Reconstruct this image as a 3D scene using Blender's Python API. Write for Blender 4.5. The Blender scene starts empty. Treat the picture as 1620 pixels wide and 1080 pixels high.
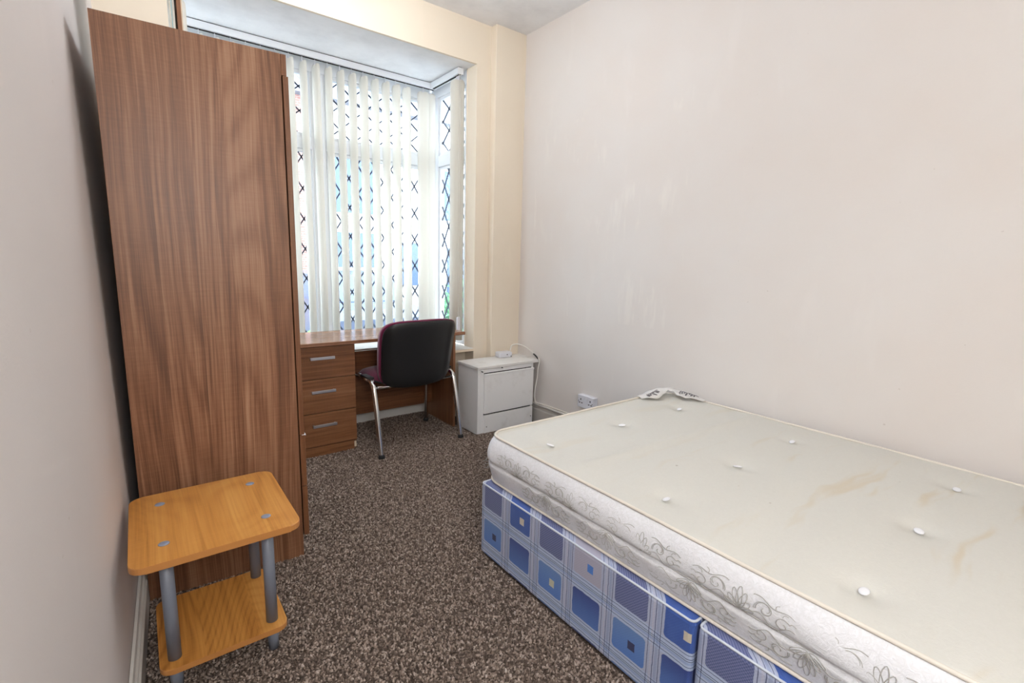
import bpy, bmesh, math, random
import numpy as np
from mathutils import Matrix, Vector
random.seed(7); rng = np.random.default_rng(7)
S = bpy.context.scene
COL = S.collection
PI = math.pi

# ------------------------------------------------------------------ camera
H = 1.22
def cam_axes(yaw, pitch, roll):
    f = Vector((math.sin(yaw)*math.cos(pitch), math.cos(yaw)*math.cos(pitch), -math.sin(pitch)))
    r = Vector((math.cos(yaw), -math.sin(yaw), 0)); d = f.cross(r)
    c, s = math.cos(roll), math.sin(roll)
    return c*r + s*d, -s*r + c*d, f
_r, _d, _f = cam_axes(math.radians(37.7), math.radians(9.4), math.radians(-1.5))
cd = bpy.data.cameras.new('camera'); cam = bpy.data.objects.new('camera', cd); COL.objects.link(cam)
cd.sensor_width = 36; cd.lens = 768/1620*36; cd.clip_start = 0.02; cd.clip_end = 200
mw = Matrix.Identity(4)
for i in range(3):
    mw[i][0] = _r[i]; mw[i][1] = -_d[i]; mw[i][2] = -_f[i]
mw[2][3] = H
cam.matrix_world = mw
S.camera = cam

# ------------------------------------------------------------------ world, lights, exposure
W = bpy.data.worlds.new('overcast_sky'); S.world = W; W.use_nodes = True
_bg = W.node_tree.nodes['Background']; _bg.inputs[0].default_value = (0.80, 0.895, 1.0, 1); _bg.inputs[1].default_value = 7.2
FILL_GLOBE_POWER = 24; FILL_FLOOR_POWER = 40  # strengths of the two added fill lamps
FILL_COLOR = (0.925, 0.962, 1.0)
S.view_settings.view_transform = 'Standard'; S.view_settings.look = 'None'
S.view_settings.gamma = 1; S.view_settings.use_curve_mapping = False
S.view_settings.exposure = 0.18
S.cycles.use_denoising = True
S.cycles.max_bounces = 8; S.cycles.diffuse_bounces = 5; S.cycles.transparent_max_bounces = 12
S.cycles.use_adaptive_sampling = True; S.cycles.adaptive_threshold = 0.025
S.cycles.sample_clamp_indirect = 6

# ------------------------------------------------------------------ node helpers
class V:
    """a float socket with arithmetic"""
    def __init__(s, nt, so): s.nt = nt; s.so = so
    def op(s, o, *a):
        n = s.nt.nodes.new('ShaderNodeMath'); n.operation = o
        for i, x in enumerate((s,)+a):
            if isinstance(x, V): s.nt.links.new(x.so, n.inputs[i])
            else: n.inputs[i].default_value = x
        return V(s.nt, n.outputs[0])
    def __add__(s, o): return s.op('ADD', o)
    def __sub__(s, o): return s.op('SUBTRACT', o)
    def __mul__(s, o): return s.op('MULTIPLY', o)
    __radd__ = __add__; __rmul__ = __mul__
    def __rsub__(s, o): return (s*-1)+o
    def mod(s, o): return s.op('FLOORED_MODULO', o)
    def floor(s): return s.op('FLOOR')
    def abs(s): return s.op('ABSOLUTE')
    def lt(s, o): return s.op('LESS_THAN', o)
    def gt(s, o): return s.op('GREATER_THAN', o)
    def max(s, o): return s.op('MAXIMUM', o)
    def min(s, o): return s.op('MINIMUM', o)
    def step(s, a, b):
        n = s.nt.nodes.new('ShaderNodeMapRange'); n.interpolation_type = 'SMOOTHSTEP'
        s.nt.links.new(s.so, n.inputs[0]); n.inputs[1].default_value = a; n.inputs[2].default_value = b
        return V(s.nt, n.outputs[0])
class Mat:
    def __init__(s, name, rough=.5, color=(.8,.8,.8), metal=0, spec=.5):
        s.m = bpy.data.materials.new(name); s.m.use_nodes = True; s.nt = s.m.node_tree
        s.b = s.nt.nodes['Principled BSDF']
        s.set('Roughness', rough); s.set('Base Color', (*color, 1)); s.set('Metallic', metal); s.set('Specular IOR Level', spec)
    def set(s, k, v):
        if isinstance(v, V): s.nt.links.new(v.so, s.b.inputs[k])
        elif hasattr(v, 'is_output'): s.nt.links.new(v, s.b.inputs[k])
        else: s.b.inputs[k].default_value = v
    def xyz(s):
        t = s.nt.nodes.new('ShaderNodeTexCoord'); p = s.nt.nodes.new('ShaderNodeSeparateXYZ')
        s.nt.links.new(t.outputs['Object'], p.inputs[0])
        return [V(s.nt, o) for o in p.outputs]
    def vec(s, x, y, z):
        n = s.nt.nodes.new('ShaderNodeCombineXYZ')
        for i, a in enumerate((x, y, z)):
            if isinstance(a, V): s.nt.links.new(a.so, n.inputs[i])
            else: n.inputs[i].default_value = a
        return n.outputs[0]
    def noise(s, vec, scale=1, detail=3, rough=.55, dist=0):
        n = s.nt.nodes.new('ShaderNodeTexNoise'); s.nt.links.new(vec, n.inputs['Vector'])
        n.inputs['Scale'].default_value = scale; n.inputs['Detail'].default_value = detail
        n.inputs['Roughness'].default_value = rough; n.inputs['Distortion'].default_value = dist
        return V(s.nt, n.outputs[0])
    def ramp(s, f, stops):
        n = s.nt.nodes.new('ShaderNodeValToRGB'); s.nt.links.new(f.so, n.inputs[0])
        e = n.color_ramp.elements
        while len(e) < len(stops): e.new(.5)
        for el, (p, c) in zip(e, stops): el.position = p; el.color = (*c, 1)
        return n.outputs[0]
    def mix(s, f, a, b, mode='MIX'):
        n = s.nt.nodes.new('ShaderNodeMix'); n.data_type = 'RGBA'; n.blend_type = mode
        for k, x in ((0, f), (6, a), (7, b)):
            if isinstance(x, V): s.nt.links.new(x.so, n.inputs[k])
            elif hasattr(x, 'is_output'): s.nt.links.new(x, n.inputs[k])
            else: n.inputs[k].default_value = x if k == 0 else (*x, 1)
        return n.outputs[2]
    def bump(s, h, strength=.2, dist=.002):
        n = s.nt.nodes.new('ShaderNodeBump'); s.nt.links.new(h.so, n.inputs['Height'])
        n.inputs['Strength'].default_value = strength; n.inputs['Distance'].default_value = dist
        s.nt.links.new(n.outputs[0], s.b.inputs['Normal'])

def wall_paint(name, c1, c2, patches=False):
    M = Mat(name, .75, spec=.3); x, y, z = M.xyz(); p = M.vec(x, y, z)
    n = M.noise(p, 1.3, 3, .6)
    col = M.mix(n.step(.35, .7), c1, c2)
    smear = M.noise(M.vec(x*1.2, y*1.2, z*.35), 5, 3, .6)
    col = M.mix(smear.step(.60, .72)*.25, col, tuple(min(1, c*1.06) for c in c1))
    spots = M.noise(p, 34, 2, .5)
    col = M.mix(spots.step(.76, .80)*.35, col, (.36, .29, .23))
    if patches:    # brushed filler repairs on the right wall
        st = M.noise(M.vec(x, y*20, z*4.5), 1, 3, .6)
        area = M.noise(M.vec(x, y*1.6, z*1.5+3), 1.6, 1, .5).step(.48, .60)
        box = y.gt(1.55)*y.lt(2.85)*z.gt(.85)*z.lt(2.15)
        col = M.mix(st.step(.48, .70)*area*box*.26, col, (.86, .82, .75))
    M.set('Base Color', col)
    fine = M.noise(p, 160, 3, .6); big = M.noise(p, 9, 2, .5)
    M.bump(fine*.35+big, .25, .003)
    return M.m
CREAM_A, CREAM_B = (.80, .71, .585), (.785, .69, .56)  # one cream paint; wall tones are shifted to balance the lighting
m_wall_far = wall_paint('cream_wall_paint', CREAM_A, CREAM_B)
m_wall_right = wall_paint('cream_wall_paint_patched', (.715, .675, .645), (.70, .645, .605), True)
m_wall_left = wall_paint('cream_wall_paint_scuffed_dimmed', (.68, .635, .615), (.66, .615, .595))  # same cream paint, darkened so the left wall looks less brightly lit
def ceiling_mat():
    M = Mat('white_ceiling_paint', .8, spec=.2); p = M.vec(*M.xyz())
    n = M.noise(p, 3.5, 5, .65)
    M.set('Base Color', M.ramp(n, [(.3, (.73, .73, .74)), (.55, (.83, .83, .84)), (.75, (.86, .86, .87))]))
    M.bump(n+M.noise(p, 60, 3, .6)*.4, .3, .004)
    return M.m
m_ceiling = ceiling_mat()
def gloss_paint(name, c, dirt=(.5, .45, .4), amt=.35, rough=.35):
    M = Mat(name, rough); p = M.vec(*M.xyz())
    M.set('Base Color', M.mix(M.noise(p, 7, 5, .7).step(.52, .78)*amt, c, dirt))
    M.bump(M.noise(p, 45, 2, .5), .08, .002)
    return M.m
m_white = gloss_paint('white_gloss_paint', (.74, .72, .68))
m_upvc = Mat('white_upvc', .3, (.80, .82, .85)).m
m_cab = gloss_paint('off_white_cabinet_paint', (.88, .875, .87), (.55, .51, .47), .3, .45)
m_cabtop = gloss_paint('grubby_white_top', (.76, .745, .72), (.45, .39, .32), .55, .5)
m_dirty = gloss_paint('grimy_skirting', (.50, .47, .43), (.28, .24, .20), .7, .6)

def wood(name, axis, ramp, grain=1.0, rough=.38, seed=0., cath=.5, arch=.16):
    """axis = grain direction 0/1/2"""
    M = Mat(name, rough); c = M.xyz()
    lo = [c[i] for i in range(3) if i != axis]; g = c[axis]
    u, w = lo[0]*grain, lo[1]*grain
    warp = M.noise(M.vec(u*2.0+seed, w*2.0, g*.9), 1, 2, .5)
    off = (warp-.5)*.14
    pk = ((u+w*.7+off*.10)*9.5+seed*3).floor()          # laminate printed as joined staves
    tone = M.noise(M.vec(pk*3.71, pk*1.3, seed), 1, 0, .5)
    band = M.noise(M.vec(u*9+off*16+pk*2.3, w*9, g*.14), 1, 2, .5)
    streak = M.noise(M.vec(u*55+off*34+pk, w*55, g*.55), 1, 3, .65)
    fibre = M.noise(M.vec(u*240+off*90, w*240, g*4), 1, 2, .6)
    ripple = M.noise(M.vec(u*12, w*12, g*170), 1, 1, .5)
    # cathedral figure: thin contour lines of a stretched field, only in places
    fld = M.noise(M.vec(u*2.6+seed*2+pk*.21, w*2.6, g*arch), 1, 1, .4)
    ring = ((fld*44).mod(1.0)-.5).abs()*2
    where = M.noise(M.vec(u*1.7+seed*5, w*1.7, g*.5+2), 1, 1, .4).step(.40, .60)
    f = band*.28+streak*.42+(tone-.5)*.34+(ring.step(.0, .7)-.6)*where*.065*cath*2+fibre*.34+(ripple-.5)*.06-.02
    col = M.ramp(f, ramp)
    M.set('Base Color', col); M.set('Roughness', fibre*.18+(rough-.08))
    M.bump(fibre+streak*.5, .08, .0006)
    return M.m
WAL = [(.355, (.120, .047, .021)), (.445, (.195, .082, .038)), (.51, (.255, .117, .059)), (.58, (.325, .162, .088)), (.68, (.40, .225, .135))]
WAL2 = [(.30, (.095, .034, .013)), (.43, (.165, .064, .026)), (.52, (.22, .092, .039)), (.64, (.29, .130, .060)), (.78, (.35, .175, .09))]
BEE = [(.28, (.33, .125, .024)), (.42, (.50, .215, .045)), (.52, (.585, .265, .060)), (.66, (.66, .33, .085)), (.85, (.70, .38, .12))]
m_walnut_z = wood('walnut_laminate_upright', 2, WAL, 1, .45, .3, .55, .17)
m_walnut_edge = wood('walnut_edge_strip', 2, WAL2, 1, .4, 2.1, .3)
m_walnut_x = wood('walnut_laminate_across', 0, WAL2, 1, .33, 1.7, .4)
m_walnut_top = wood('walnut_desktop', 0, WAL, 1, .22, 5.2, .3)
m_walnut_y = wood('walnut_side_panel', 2, WAL2, 1, .4, 4.4, .3)
m_beech = wood('beech_laminate', 1, BEE, .75, .36, 3.3, 1.0, .9)
m_beech_edge = Mat('beech_edge_band', .45, (.50, .215, .06)).m
m_board = wood('brown_board', 2, WAL2, 1, .5, 9.4, .2)
m_paleedge = Mat('pale_board_edge', .6, (.72, .60, .46)).m
m_grey_plastic = Mat('blue_grey_plastic', .42, (.195, .215, .265)).m
m_cap_plastic = Mat('blue_grey_cap_plastic', .38, (.25, .28, .36)).m
m_chrome = Mat('chrome_tube', .14, (.80, .80, .80), 1).m
m_alu = Mat('brushed_aluminium_handle', .35, (.66, .66, .70), 1).m
m_black = Mat('black_textured_plastic', .45, (.009, .009, .010)).m
_b = m_black.node_tree
def fabric(name, c, scale=420):
    M = Mat(name, .9, c, spec=.2); p = M.vec(*M.xyz()); n = M.noise(p, scale, 2, .5)
    M.set('Base Color', M.mix(n, tuple(v*.7 for v in c), tuple(min(1, v*1.3) for v in c))); M.set('Sheen Weight', .3)
    M.bump(n, .3, .001); return M.m
m_burgundy = fabric('burgundy_fabric', (.145, .008, .045))
m_rubber = Mat('black_rubber', .7, (.02, .02, .022)).m
m_dark = Mat('dark_gap', .8, (.012, .010, .009)).m
m_lead = Mat('lead_came', .5, (.035, .045, .075)).m
m_white_plastic = Mat('white_plastic', .3, (.72, .72, .77)).m
m_cable = Mat('white_cable_sheath', .45, (.74, .71, .66)).m
m_tape = Mat('black_tape', .5, (.015, .015, .015)).m
def glass():
    m = bpy.data.materials.new('window_glass'); m.use_nodes = True; nt = m.node_tree; nt.nodes.clear()
    o = nt.nodes.new('ShaderNodeOutputMaterial'); mx = nt.nodes.new('ShaderNodeMixShader')
    t = nt.nodes.new('ShaderNodeBsdfTransparent'); g = nt.nodes.new('ShaderNodeBsdfGlossy'); mx.inputs[0].default_value = .04
    g.inputs['Roughness'].default_value = .02; t.inputs[0].default_value = (.95, .98, .99, 1)
    nt.links.new(t.outputs[0], mx.inputs[1]); nt.links.new(g.outputs[0], mx.inputs[2])
    nt.links.new(mx.outputs[0], o.inputs[0]); return m
m_glass = glass()
def slat_mat():
    m = bpy.data.materials.new('cream_blind_fabric'); m.use_nodes = True; nt = m.node_tree; b = nt.nodes['Principled BSDF']
    b.inputs['Base Color'].default_value = (.88, .855, .79, 1); b.inputs['Roughness'].default_value = .85
    t = nt.nodes.new('ShaderNodeBsdfTranslucent'); t.inputs[0].default_value = (.95, .93, .89, 1)
    mx = nt.nodes.new('ShaderNodeMixShader'); mx.inputs[0].default_value = .5
    nt.links.new(b.outputs[0], mx.inputs[1]); nt.links.new(t.outputs[0], mx.inputs[2])
    nt.links.new(mx.outputs[0], nt.nodes['Material Output'].inputs[0]); return m
m_slat = slat_mat()

# ------------------------------------------------------------------ mesh helpers
def link_mesh(name, me, mat, parent=None, smooth=False):
    o = bpy.data.objects.new(name, me); COL.objects.link(o)
    if mat is not None and not me.materials:
        for mm in (mat if isinstance(mat, (list, tuple)) else [mat]): me.materials.append(mm)
    if smooth:
        me.polygons.foreach_set('use_smooth', [True]*len(me.polygons))
    if parent is not None: o.parent = parent
    return o
def bm_obj(name, bm, mat, parent=None, smooth=False):
    me = bpy.data.meshes.new(name); bm.normal_update(); bm.to_mesh(me); bm.free()
    return link_mesh(name, me, mat, parent, smooth)
def add_box(bm, x0, x1, y0, y1, z0, z1, bev=0, seg=2):
    r = bmesh.ops.create_cube(bm, size=1)
    vs = r['verts']
    for v in vs:
        v.co = Vector((x0 if v.co.x < 0 else x1, y0 if v.co.y < 0 else y1, z0 if v.co.z < 0 else z1))
    if bev > 0:
        es = list({e for v in vs for e in v.link_edges})
        bmesh.ops.bevel(bm, geom=es, offset=bev, segments=seg, affect='EDGES', profile=.5)
def box(name, x0, x1, y0, y1, z0, z1, mat, parent=None, bev=.0015, seg=2):
    bm = bmesh.new(); add_box(bm, x0, x1, y0, y1, z0, z1, bev, seg); return bm_obj(name, bm, mat, parent)
def rrect(x0, x1, y0, y1, r, n=6):
    pts = []
    for cx, cy, a in ((x1-r, y1-r, 0), (x0+r, y1-r, 90), (x0+r, y0+r, 180), (x1-r, y0+r, 270)):
        for k in range(n+1):
            t = math.radians(a+90*k/n); pts.append((cx+r*math.cos(t), cy+r*math.sin(t)))
    return pts
def add_prism(bm, pts, z0, z1, bev=0):
    n = len(pts)
    lo = [bm.verts.new((p[0], p[1], z0)) for p in pts]; hi = [bm.verts.new((p[0], p[1], z1)) for p in pts]
    bm.faces.new(lo[::-1]); bm.faces.new(hi)
    for i in range(n): bm.faces.new((lo[i], lo[(i+1) % n], hi[(i+1) % n], hi[i]))
    if bev:
        es = [e for e in bm.edges if abs(e.verts[0].co.z-e.verts[1].co.z) < 1e-6]
        bmesh.ops.bevel(bm, geom=es, offset=bev, segments=2, affect='EDGES', profile=.5)
def prism(name, pts, z0, z1, mat, parent=None, bev=.002):
    bm = bmesh.new(); add_prism(bm, pts, z0, z1, bev); return bm_obj(name, bm, mat, parent)
def add_cyl(bm, p, q, r0, r1=None, n=20, cap=True):
    p, q = Vector(p), Vector(q); r1 = r0 if r1 is None else r1
    d = (q-p).normalized(); a = d.orthogonal().normalized(); b = d.cross(a)
    A = [bm.verts.new(p+(a*math.cos(2*PI*i/n)+b*math.sin(2*PI*i/n))*r0) for i in range(n)]
    B = [bm.verts.new(q+(a*math.cos(2*PI*i/n)+b*math.sin(2*PI*i/n))*r1) for i in range(n)]
    for i in range(n): bm.faces.new((A[i], A[(i+1) % n], B[(i+1) % n], B[i])).smooth = True
    if cap: bm.faces.new(A[::-1]); bm.faces.new(B)
def cyl(name, p, q, r0, mat, parent=None, r1=None, n=20):
    bm = bmesh.new(); add_cyl(bm, p, q, r0, r1, n); return bm_obj(name, bm, mat, parent)
def spline(pts, k=8, closed=False):
    P = [Vector(p) for p in pts]; n = len(P); out = []
    rngi = range(n if closed else n-1)
    g = (lambda i: P[i % n]) if closed else (lambda i: P[max(0, min(n-1, i))])
    for i in rngi:
        a, b, c, d = g(i-1), g(i), g(i+1), g(i+2)
        for j in range(k):
            t = j/k
            out.append(.5*((2*b)+(c-a)*t+(2*a-5*b+4*c-d)*t*t+(3*b-a-3*c+d)*t**3))
    if not closed: out.append(P[-1])
    return out
def add_tube(bm, pts, r, n=10, closed=False, cap=True, flat=None):
    P = [Vector(p) for p in pts]; m = len(P); rings = []
    up = None
    for i, p in enumerate(P):
        t = (P[(i+1) % m]-P[i-1]) if closed else (P[min(m-1, i+1)]-P[max(0, i-1)])
        if t.length < 1e-9: t = Vector((0, 0, 1))
        t.normalize()
        if up is None: up = t.orthogonal().normalized()
        up = (up-t*up.dot(t))
        up = up.normalized() if up.length > 1e-6 else t.orthogonal().normalized()
        s = t.cross(up)
        rr = r[i] if isinstance(r, (list, tuple)) else r
        rings.append([bm.verts.new(p+(up*math.cos(2*PI*k/n)+s*math.sin(2*PI*k/n))*rr) for k in range(n)])
    for i in range(m if closed else m-1):
        A, B = rings[i], rings[(i+1) % m]
        for k in range(n): bm.faces.new((A[k], A[(k+1) % n], B[(k+1) % n], B[k])).smooth = True
    if cap and not closed: bm.faces.new(rings[0][::-1]); bm.faces.new(rings[-1])
def tube(name, pts, r, mat, parent=None, n=10, closed=False):
    bm = bmesh.new(); add_tube(bm, pts, r, n, closed); return bm_obj(name, bm, mat, parent)
def tag(o, label, cat, group=None):
    o['label'] = label; o['category'] = cat
    if group: o['group'] = group
    return o
def thing(name, loc, label, cat, rotz=0, group=None):
    o = bpy.data.objects.new(name, None); COL.objects.link(o); o.empty_display_size = .1
    o.location = loc; o.rotation_euler = (0, 0, rotz); return tag(o, label, cat, group)
def struct(o, label=None, cat=None):
    o['kind'] = 'structure'
    if label: o['label'] = label
    if cat: o['category'] = cat
    return o
def copy_of(o, parent, loc=None, rot=None):
    c = o.copy(); COL.objects.link(c); c.parent = parent
    if loc is not None: c.location = loc
    if rot is not None: c.rotation_euler = rot
    return c

# ------------------------------------------------------------------ room shell
WX = lambda y: -.165+.045*y            # the left wall is slightly out of square
CEIL = 2.835; YW = 3.06; YP = 3.0; XR = 2.38; YN = -.75
BAY0, BAY1, SOF = .22, 1.995, 2.565; YBW = 3.44; YWIN = 3.74
def floor_mat():
    M = Mat('carpet_backing', .95, spec=.1); p = M.vec(*M.xyz()); n = M.noise(p, 140, 3, .7)
    M.set('Base Color', M.ramp(n, [(.3, (.025, .018, .014)), (.5, (.085, .062, .05)), (.7, (.2, .16, .135))])); M.bump(n, .6, .006)
    return M.m
FLOOR = struct(box('floor', -.55, 2.5, YN-.1, 3.9, -.12, 0, floor_mat(), None, 0), 'brown and grey speckled fitted carpet floor', 'floor')
struct(box('ceiling', -.55, 2.5, YN-.1, YW+.12, CEIL, CEIL+.1, m_ceiling, None, 0), 'plain white ceiling', 'ceiling')
WT = lambda y: WX(y)-.045           # and leans outwards a little towards its top
bm = bmesh.new(); _v = [bm.verts.new(p) for p in [(WX(YN-.1)-.2, YN-.1, 0), (WX(YN-.1), YN-.1, 0), (WX(YW+.1), YW+.1, 0), (WX(YW+.1)-.2, YW+.1, 0), (WX(YN-.1)-.3, YN-.1, CEIL), (WT(YN-.1), YN-.1, CEIL), (WT(YW+.1), YW+.1, CEIL), (WX(YW+.1)-.2, YW+.1, CEIL)]]
for _q in ((0, 1, 2, 3), (4, 5, 6, 7), (0, 1, 5, 4), (1, 2, 6, 5), (2, 3, 7, 6), (3, 0, 4, 7)): bm.faces.new([_v[j] for j in _q])
bmesh.ops.recalc_face_normals(bm, faces=bm.faces)
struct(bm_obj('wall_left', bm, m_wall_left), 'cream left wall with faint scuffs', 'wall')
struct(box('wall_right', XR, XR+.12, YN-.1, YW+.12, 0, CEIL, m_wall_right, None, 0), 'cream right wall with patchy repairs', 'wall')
struct(box('wall_near', -.55, 2.5, YN-.12, YN, 0, CEIL, m_wall_far, None, 0), 'cream wall opposite the window', 'wall')
bm = bmesh.new()
add_box(bm, -.2, BAY0, YW, YW+.12, 0, CEIL); add_box(bm, BAY1, XR+.02, YW, YW+.12, 0, CEIL)
add_box(bm, BAY0, BAY1, YW, YW+.02, SOF, CEIL)
struct(bm_obj('wall_far', bm, m_wall_far), 'cream wall around the bay window', 'wall')
struct(box('wall_pilaster', 2.115, XR+.01, YP, YW+.01, 0, CEIL, m_wall_far, None, .004), 'boxed cream pilaster in the corner', 'wall')
struct(box('ceiling_bay', BAY0-.05, BAY1+.14, YW+.0195, 3.95, SOF, SOF+.1, m_ceiling, None, 0), 'stained white soffit over the bay', 'ceiling')
# lower walls of the bay, the reveals and the window board
bm = bmesh.new()
add_box(bm, BAY0, BAY1, YBW, 3.9, 0, .54); add_box(bm, BAY1-.10, BAY1+.14, YW+.12, 3.9, 0, .54); add_box(bm, BAY0-.14, BAY0+.05, YW+.12, 3.9, 0, .54)
struct(bm_obj('wall_bay', bm, m_wall_far), 'low cream wall under the bay window', 'wall')
bm = bmesh.new(); add_box(bm, BAY1-.005, BAY1+.14, YW+.119, 3.19, .54, SOF, .006); add_box(bm, BAY0-.14, BAY0+.005, YW+.119, 3.19, .54, SOF, .006)
struct(bm_obj('wall_reveal', bm, m_wall_far), 'cream side reveals of the bay', 'wall')
bm = bmesh.new()
add_prism(bm, [(BAY0+.01, YBW-.03), (1.80, YBW-.03), (1.80, 3.045), (BAY1-.01, 3.045), (BAY1-.01, 3.80), (BAY0+.01, 3.80)], .54, .562, .003)
t = struct(bm_obj('trim_1', bm, m_white), 'white window board of the bay', 'window board')
box('bare_edge', 1.802, BAY1-.012, 3.0395, 3.0445, .5405, .558, m_paleedge, t, .001)
# skirtings
def skirting(name, p, q, h, th, mat, label):
    (x0, y0), (x1, y1) = p, q; d = Vector((x1-x0, y1-y0, 0)); L = d.length; d.normalize(); nrm = Vector((d.y, -d.x, 0))
    prof = [(0, 0), (th, 0), (th, h*.72), (th*.75, h*.78), (th*.75, h*.84), (th*.5, h*.9), (th*.35, h), (0, h)]
    bm = bmesh.new(); A = []; B = []
    for o, z in prof:
        A.append(bm.verts.new(Vector((x0, y0, z))+nrm*o)); B.append(bm.verts.new(Vector((x1, y1, z))+nrm*o))
    n = len(prof)
    for i in range(n): bm.faces.new((A[i], A[(i+1) % n], B[(i+1) % n], B[i]))
    bm.faces.new(A[::-1]); bm.faces.new(B)
    bmesh.ops.recalc_face_normals(bm, faces=bm.faces)
    return struct(bm_obj(name, bm, mat), label, 'skirting board')
skirting('baseboard_left', (WX(YN), YN), (WX(3.05), 3.05), .115, .022, m_white, 'white moulded skirting on the left wall')
skirting('baseboard_right', (XR, YP), (XR, YN), .14, .02, m_dirty, 'grimy skirting on the right wall')
struct(box('trim_2', XR-.030, XR-.0002, YN, 2.99, .14, .152, m_cable, None, .003), 'white ledge strip along the right skirting', 'trim')
struct(box('baseboard_far', 1.05, 1.90, YBW-.014, YBW-.0002, 0, .125, m_white, None, .002), 'white skirting under the bay', 'skirting board')

# ------------------------------------------------------------------ windows of the bay
def lattice(name, w, h, px, pz, parent, axis, org, ox=0., oz=0., r=.0042, dep=.004):
    """diamond lead strips over a pane w x h; axis 'x' or 'y' = the pane's horizontal direction"""
    bm = bmesh.new()
    def pt(u, v, o):
        return Vector((org[0]+u, org[1]+o, org[2]+v)) if axis == 'x' else Vector((org[0]+o, org[1]+u, org[2]+v))
    k = pz/px
    for sgn in (1, -1):
        c0 = -k*w-h; n = int((2*(k*w+h))/pz)+4
        for i in range(n):
            c = math.floor(c0/pz)*pz+i*pz+oz-sgn*k*ox
            # v = sgn*k*u + c
            cand = []
            for u in (0, w):
                v = sgn*k*u+c
                if -1e-9 <= v <= h+1e-9: cand.append((u, v))
            for v in (0, h):
                u = (v-c)/(sgn*k)
                if 1e-9 < u < w-1e-9: cand.append((u, v))
            if len(cand) < 2: continue
            (u0, v0), (u1, v1) = cand[0], cand[1]
            L = math.hypot(u1-u0, v1-v0)
            if L < .02: continue
            nu, nv = -(v1-v0)/L*r, (u1-u0)/L*r
            vs = [bm.verts.new(pt(u, v, o)) for o in (-dep, dep) for u, v in ((u0+nu, v0+nv), (u1+nu, v1+nv), (u1-nu, v1-nv), (u0-nu, v0-nv))]
            for f in ((0, 1, 2, 3), (7, 6, 5, 4), (0, 4, 5, 1), (1, 5, 6, 2), (2, 6, 7, 3), (3, 7, 4, 0)): bm.faces.new([vs[j] for j in f])
    bmesh.ops.recalc_face_normals(bm, faces=bm.faces)
    return bm_obj(name, bm, m_lead, parent)
def window(name, label, axis, a0, a1, pos, z0, z1, ztr, mulls, depth=.06, ox=0., posts=(.06, .06)):
    """a0..a1 along axis, pos on the other, with the room on the low side for x and for y"""
    root = bpy.data.objects.new(name, None); COL.objects.link(root); struct(root, label, 'window')
    def B(nm, u0, u1, v0, v1, d0=0, d1=depth, mat=m_upvc, par=root, bev=.004):
        if axis == 'x': return box(nm, u0, u1, pos+d0, pos+d1, v0, v1, mat, par, bev)
        return box(nm, pos+d0, pos+d1, u0, u1, v0, v1, mat, par, bev)
    B('frame_head', a0, a1, z1-.09, z1); B('frame_sill', a0, a1, z0, z0+.06)
    B('frame_post', a0, a0+posts[0], z0+.06, z1-.09); B('frame_post', a1-posts[1], a1, z0+.06, z1-.09)
    edges = [a0+posts[0]]
    for m0, m1 in mulls:
        B('mullion', m0, m1, z0+.06, z1-.09); edges += [m0, m1]
    edges.append(a1-posts[1])
    for i in range(0, len(edges), 2):
        e0, e1 = edges[i], edges[i+1]
        B('transom', e0, e1, ztr, ztr+.085)
        for v0, v1, px, pz, oz in ((z0+.06, ztr, .134, .2125, 1.907-(z0+.06)), (ztr+.085, z1-.09, .185, .159, 2.373-(ztr+.085))):
            # beading of each light
            for nm, u0, u1, w0, w1 in (('bead', e0, e0+.022, v0, v1), ('bead', e1-.022, e1, v0, v1), ('bead', e0+.022, e1-.022, v0, v0+.022), ('bead', e0+.022, e1-.022, v1-.022, v1)):
                B(nm, u0, u1, w0, w1, .012, depth-.012, m_upvc, root, .003)
            g = B('pane', e0+.022, e1-.022, v0+.022, v1-.022, .028, .032, m_glass, root, 0)
            org = (e0+.022, pos+.03, v0+.022) if axis == 'x' else (pos+.03, e0+.022, v0+.022)
            lattice('lead_lattice', e1-e0-.044, v1-v0-.044, px, pz, g, axis, org, ox-(e0+.022), oz-.022)
    return root
window('window_1', 'wide leaded white window at the back of the bay', 'x', BAY0+.03, BAY1-.01, YWIN, .562, SOF, 1.962, [(1.055, 1.155)], ox=.99)
window('window_2', 'narrow leaded window on the right side of the bay', 'y', 3.19, YWIN-.002, BAY1+.005, .562, SOF, 1.95, [], ox=3.5, posts=(.03, .115))
window('window_3', 'narrow leaded window on the left side of the bay', 'y', 3.19, YWIN-.002, BAY0-.065, .562, SOF, 1.95, [], ox=3.5, posts=(.03, .115))

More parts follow.
